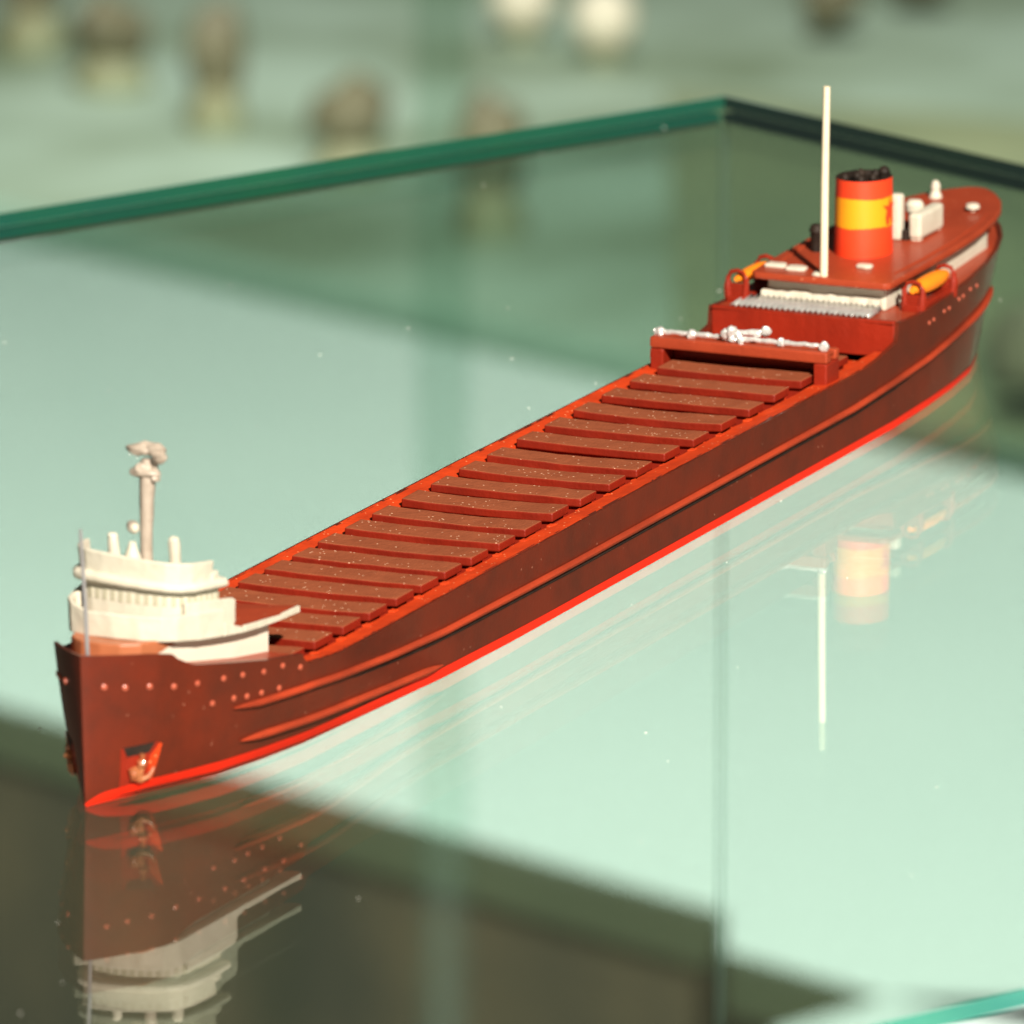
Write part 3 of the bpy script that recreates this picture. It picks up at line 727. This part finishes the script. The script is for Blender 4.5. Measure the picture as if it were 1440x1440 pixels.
# roof fittings
for (s, t, zb, za, r) in ((11.8, -2.2, 23.0, 26.0, .62), (13.3, 4.05, 22.8, 26.25, .62)):
    v, f = merge([tube_pts([(s, -t, zb), (s-.05, -t+.08, za-.5), (s-.1, -t+.1, za)], [r, r*.98, r*.9], 10), blob((s-.1, -t+.1, za), (r*.92, r*.92, r*.6))]); mesh('vent_pipe', v, f, 'white', bow)
v, f = merge([lathe((12.4, .4, 22.9), [(.95, 0), (.9, 1.1), (.5, 1.9), (.35, 2.6)], 10)]); mesh('lamp_stand', v, f, 'white', bow)
v, f = tube_pts([(12.9, .8, 26.75), (12.4, .35, 26.7), (11.9, -.05, 26.65)], [.5, .66, .6], 12); sl = mesh('searchlight', v, f, 'grey', bow)
v, f = blob((11.86, -.1, 26.65), (.5, .5, .56)); mesh('light_lens', v, f, 'white', sl)
# forward mast with its lumpy platforms
fm = empty('forward_mast', (0, 0, 0), 0, bow)
v, f = tube_pts([(14.6, -.05, 22.6), (14.65, -.1, 26), (14.7, -.15, 29), (14.8, -.2, 31.6), (14.8, -.1, 33.4)], [.66, .70, .76, .84, .55], 12); mesh('mast_column', v, f, 'grey', fm)
V, F = merge([blob((14.7, .0, 31.95), (1.0, 1.75, .55), jit=.25, seed=11), blob((14.5, .3, 32.3), (.8, .85, .75), jit=.3, seed=12), blob((14.6, -1.15, 31.5), (.6, .6, .5), jit=.3, seed=13)])
mesh('lower_platform', V, F, 'grey', fm)
V, F = merge([blob((14.8, .55, 34.3), (.9, 1.55, .62), jit=.3, seed=14), blob((14.8, -1.2, 34.35), (.8, 1.15, .75), jit=.3, seed=15), blob((14.4, -1.75, 33.75), (.7, .85, .7), jit=.35, seed=17),
              tube_pts([(14.8, -1.05, 32.2), (14.8, -1.25, 33.8)], [.3, .3], 8), tube_pts([(14.7, 1.6, 34.35), (14.9, 0, 35.0), (14.9, -.9, 34.9)], [.3, .3, .2], 8)])
mesh('radar_head', V, F, 'grey', fm)
# jackstaff on the stem head
tube('jackstaff', [(.9, .0, 15.2), (.7, -.12, 21), (.2, -.35, 29.1)], [.24, .22, .17], 'wire', bow, 8)

for o in list(bpy.data.objects):
    if o.name.split('.')[0] == 'bridge_bulwark':
        for v in o.data.vertices:
            t = -v.co.y/MM
            if v.co.z/MM > 17: v.co.z += .30*max(0, -t-3.2)*MM
# the cast bridge leans a little to starboard
for o in list(bpy.data.objects):
    if o.type == 'MESH' and o.name.split('.')[0] in ('wheelhouse', 'wheelhouse_window', 'visor', 'wheelhouse_roof', 'roof_bulwark', 'vent_pipe', 'lamp_stand', 'bulwark_step'):
        for v in o.data.vertices:
            t = -v.co.y/MM; z = v.co.z/MM
            v.co.z -= .062*max(0, t+6)*min(1.2, max(0, (z-17.2)/6))*MM
for o in list(bpy.data.objects):
    if o.type != 'MESH' or not o.parent: continue
    nm = o.name.split('.')[0]
    if nm in ('bridge_bulwark', 'bulwark_step', 'wing_edge', 'wing_wall', 'wing_post', 'roof_bulwark'): rough(o, .10, 1.1, 3)
    elif nm in ('wheelhouse', 'lower_house', 'bridge_deck', 'wheelhouse_roof', 'house_wall', 'wall_ledge', 'ventilator_box', 'ventilator_slab'): rough(o, .06, 1.3, 3)
    elif nm == 'visor': rough(o, .07, 1.3, 2)
    elif nm in ('mast_column', 'lower_platform', 'radar_head', 'lamp_stand', 'vent_pipe', 'crane_pipe', 'crane_winch', 'pipe_bracket', 'anchor'): rough(o, .3, .7, 1)
    elif nm in ('poop_bulkhead', 'crane_beam', 'crane_leg', 'davit', 'roof_hatch', 'boat_cradle'): rough(o, .16, 1.3, 2)
    elif nm == 'hatch_cover': rough(o, .10, 1.3, 2)
    elif nm in ('waterway_ledge', 'deck_clip'): rough(o, .16, .9, 2)

# ------------------------------------------------------------------ dust specks on the glass
V, F = [], []
for i in range(150):
    a, b = random.uniform(-.5, -.02), random.uniform(.01, .33)
    p = CORNER + da*a + db*b; r = random.uniform(.00004, .00013)
    v, f = blob((p.x, p.y, .00005), (r*random.uniform(.7, 1.8), r, .00006), 6, 4); o = len(V); V += v; F += [tuple(k+o for k in q) for q in f]
du = mesh('dust', V, F, 'dust', None, True, 0, None, 1)
tag(du, 'tiny pale dust specks scattered over the glass top', 'dust', kind='stuff')

# ------------------------------------------------------------------ blurred things on the far shelf
def ornament(x, y, z, h, r, label, seed, base=True, name='ornament', topm='orn_dark', group='brown ornaments in a row on the far shelf'):
    o = empty(name, (x, y, z)); tag(o, label, 'ornament', group)
    v, f = blob((0, 0, h*.66), (r*.95, r*.8, h*.40), 14, 10, .35, seed); mesh('ornament_body', v, f, topm, o, True, 0, None, 1)
    if base:
        v, f = lathe((0, 0, 0), [(r*.9, 0), (r*.95, h*.12), (r*.7, h*.3), (r*.5, h*.42)], 14); mesh('ornament_base', v, f, 'orn_gold', o, True, 0, None, 1)
    return o
ZF = ZD + .012
for i, (x, y, h, r, lab) in enumerate((
    (-.236, 3.84, .056, .018, 'leftmost blurred dark brown ornament on the far shelf'),
    (-.193, 3.74, .042, .020, 'second blurred brown ornament from the left on the far shelf'),
    (-.140, 3.64, .058, .015, 'blurred dark ornament on ochre base, third from the left on the far shelf'),
    (-.075, 3.53, .044, .019, 'blurred brown ornament half behind the green glass rim'),
    (-.010, 3.40, .062, .018, 'blurred olive brown ornament seen through the glass below the rim, right of the row'))):
    ornament(x, y, ZF, h, r, lab, i+1)
for x, y, lab in ((.005, 3.86, 'left one of two blurred cream globes at the top'), (.045, 3.81, 'right one of two blurred cream globes at the top')):
    g = empty('cream_globe', (x, y, ZF)); tag(g, lab, 'globe', 'cream globes on the far shelf')
    v, f = blob((0, 0, .021), (.016, .016, .017), 20, 14); mesh('globe_ball', v, f, 'cream', g, True, 0, None, 1)
    v, f = lathe((0, 0, 0), [(.008, 0), (.006, .006)], 14); mesh('globe_foot', v, f, 'orn_gold', g, True, 0, None, 1)
for i, (x, y, h, r, lab) in enumerate((
    (.158, 3.86, .034, .016, 'blurred dark brown lump at the top, left of the aft mast'),
    (.205, 3.93, .034, .018, 'blurred dark brown lump in the top right corner'),
    (.222, 3.02, .050, .030, 'blurred dark brown lump right of the stern, through the glass'))):
    ornament(x, y, ZF, h, r, lab, i+20, False, 'dark_lump', group='dark lumps on the right of the far shelf')
# olive mat over the right of the far shelf, dark green box behind the globes
V = [(.070, 3.125, ZF+.0005), (.209, 2.975, ZF+.0005), (.62, 2.535, ZF+.0005), (.62, 3.5, ZF+.0005), (.16, 3.68, ZF+.0005), (.074, 3.72, ZF+.0005)]
V = V + [(x, y, z+.003) for x, y, z in V]; n = 6
om = mesh('olive_mat', V, [tuple(range(n)), tuple(range(n, 2*n))] + [(i, (i+1) % n, n+(i+1) % n, n+i) for i in range(n)], 'olive', None, False, 0, None, 1)
tag(om, 'blurred olive green mat on the far shelf behind the stern', 'mat')
gb = empty('green_box', (-.035, 4.02, ZF)); tag(gb, 'blurred dark green box at the top, left of the cream globes', 'box')
bx = [((-.035, .035), (0, .05), (0, .026), 'box_body'), ((-.037, .037), (-.002, .052), (.0262, .032), 'box_lid')]
for (x0, x1), (y0, y1), (z0, z1), nm in bx:
    mesh(nm, [(x, y, z) for x in (x0, x1) for y in (y0, y1) for z in (z0, z1)], [(0, 1, 3, 2), (4, 6, 7, 5), (0, 4, 5, 1), (2, 3, 7, 6), (0, 2, 6, 4), (1, 5, 7, 3)], 'boxgreen', gb, False, .002, None, 1)
# slender glass post beyond the case
gp = case_box('glass_post', -.0085, .0085, -.003, .003, -1.30, .30, ['post'], [0]*6, None)
gp.location = (-.022, 2.05, 0)
tag(gp, 'blurred upright glass post behind the model ship', 'glass post')
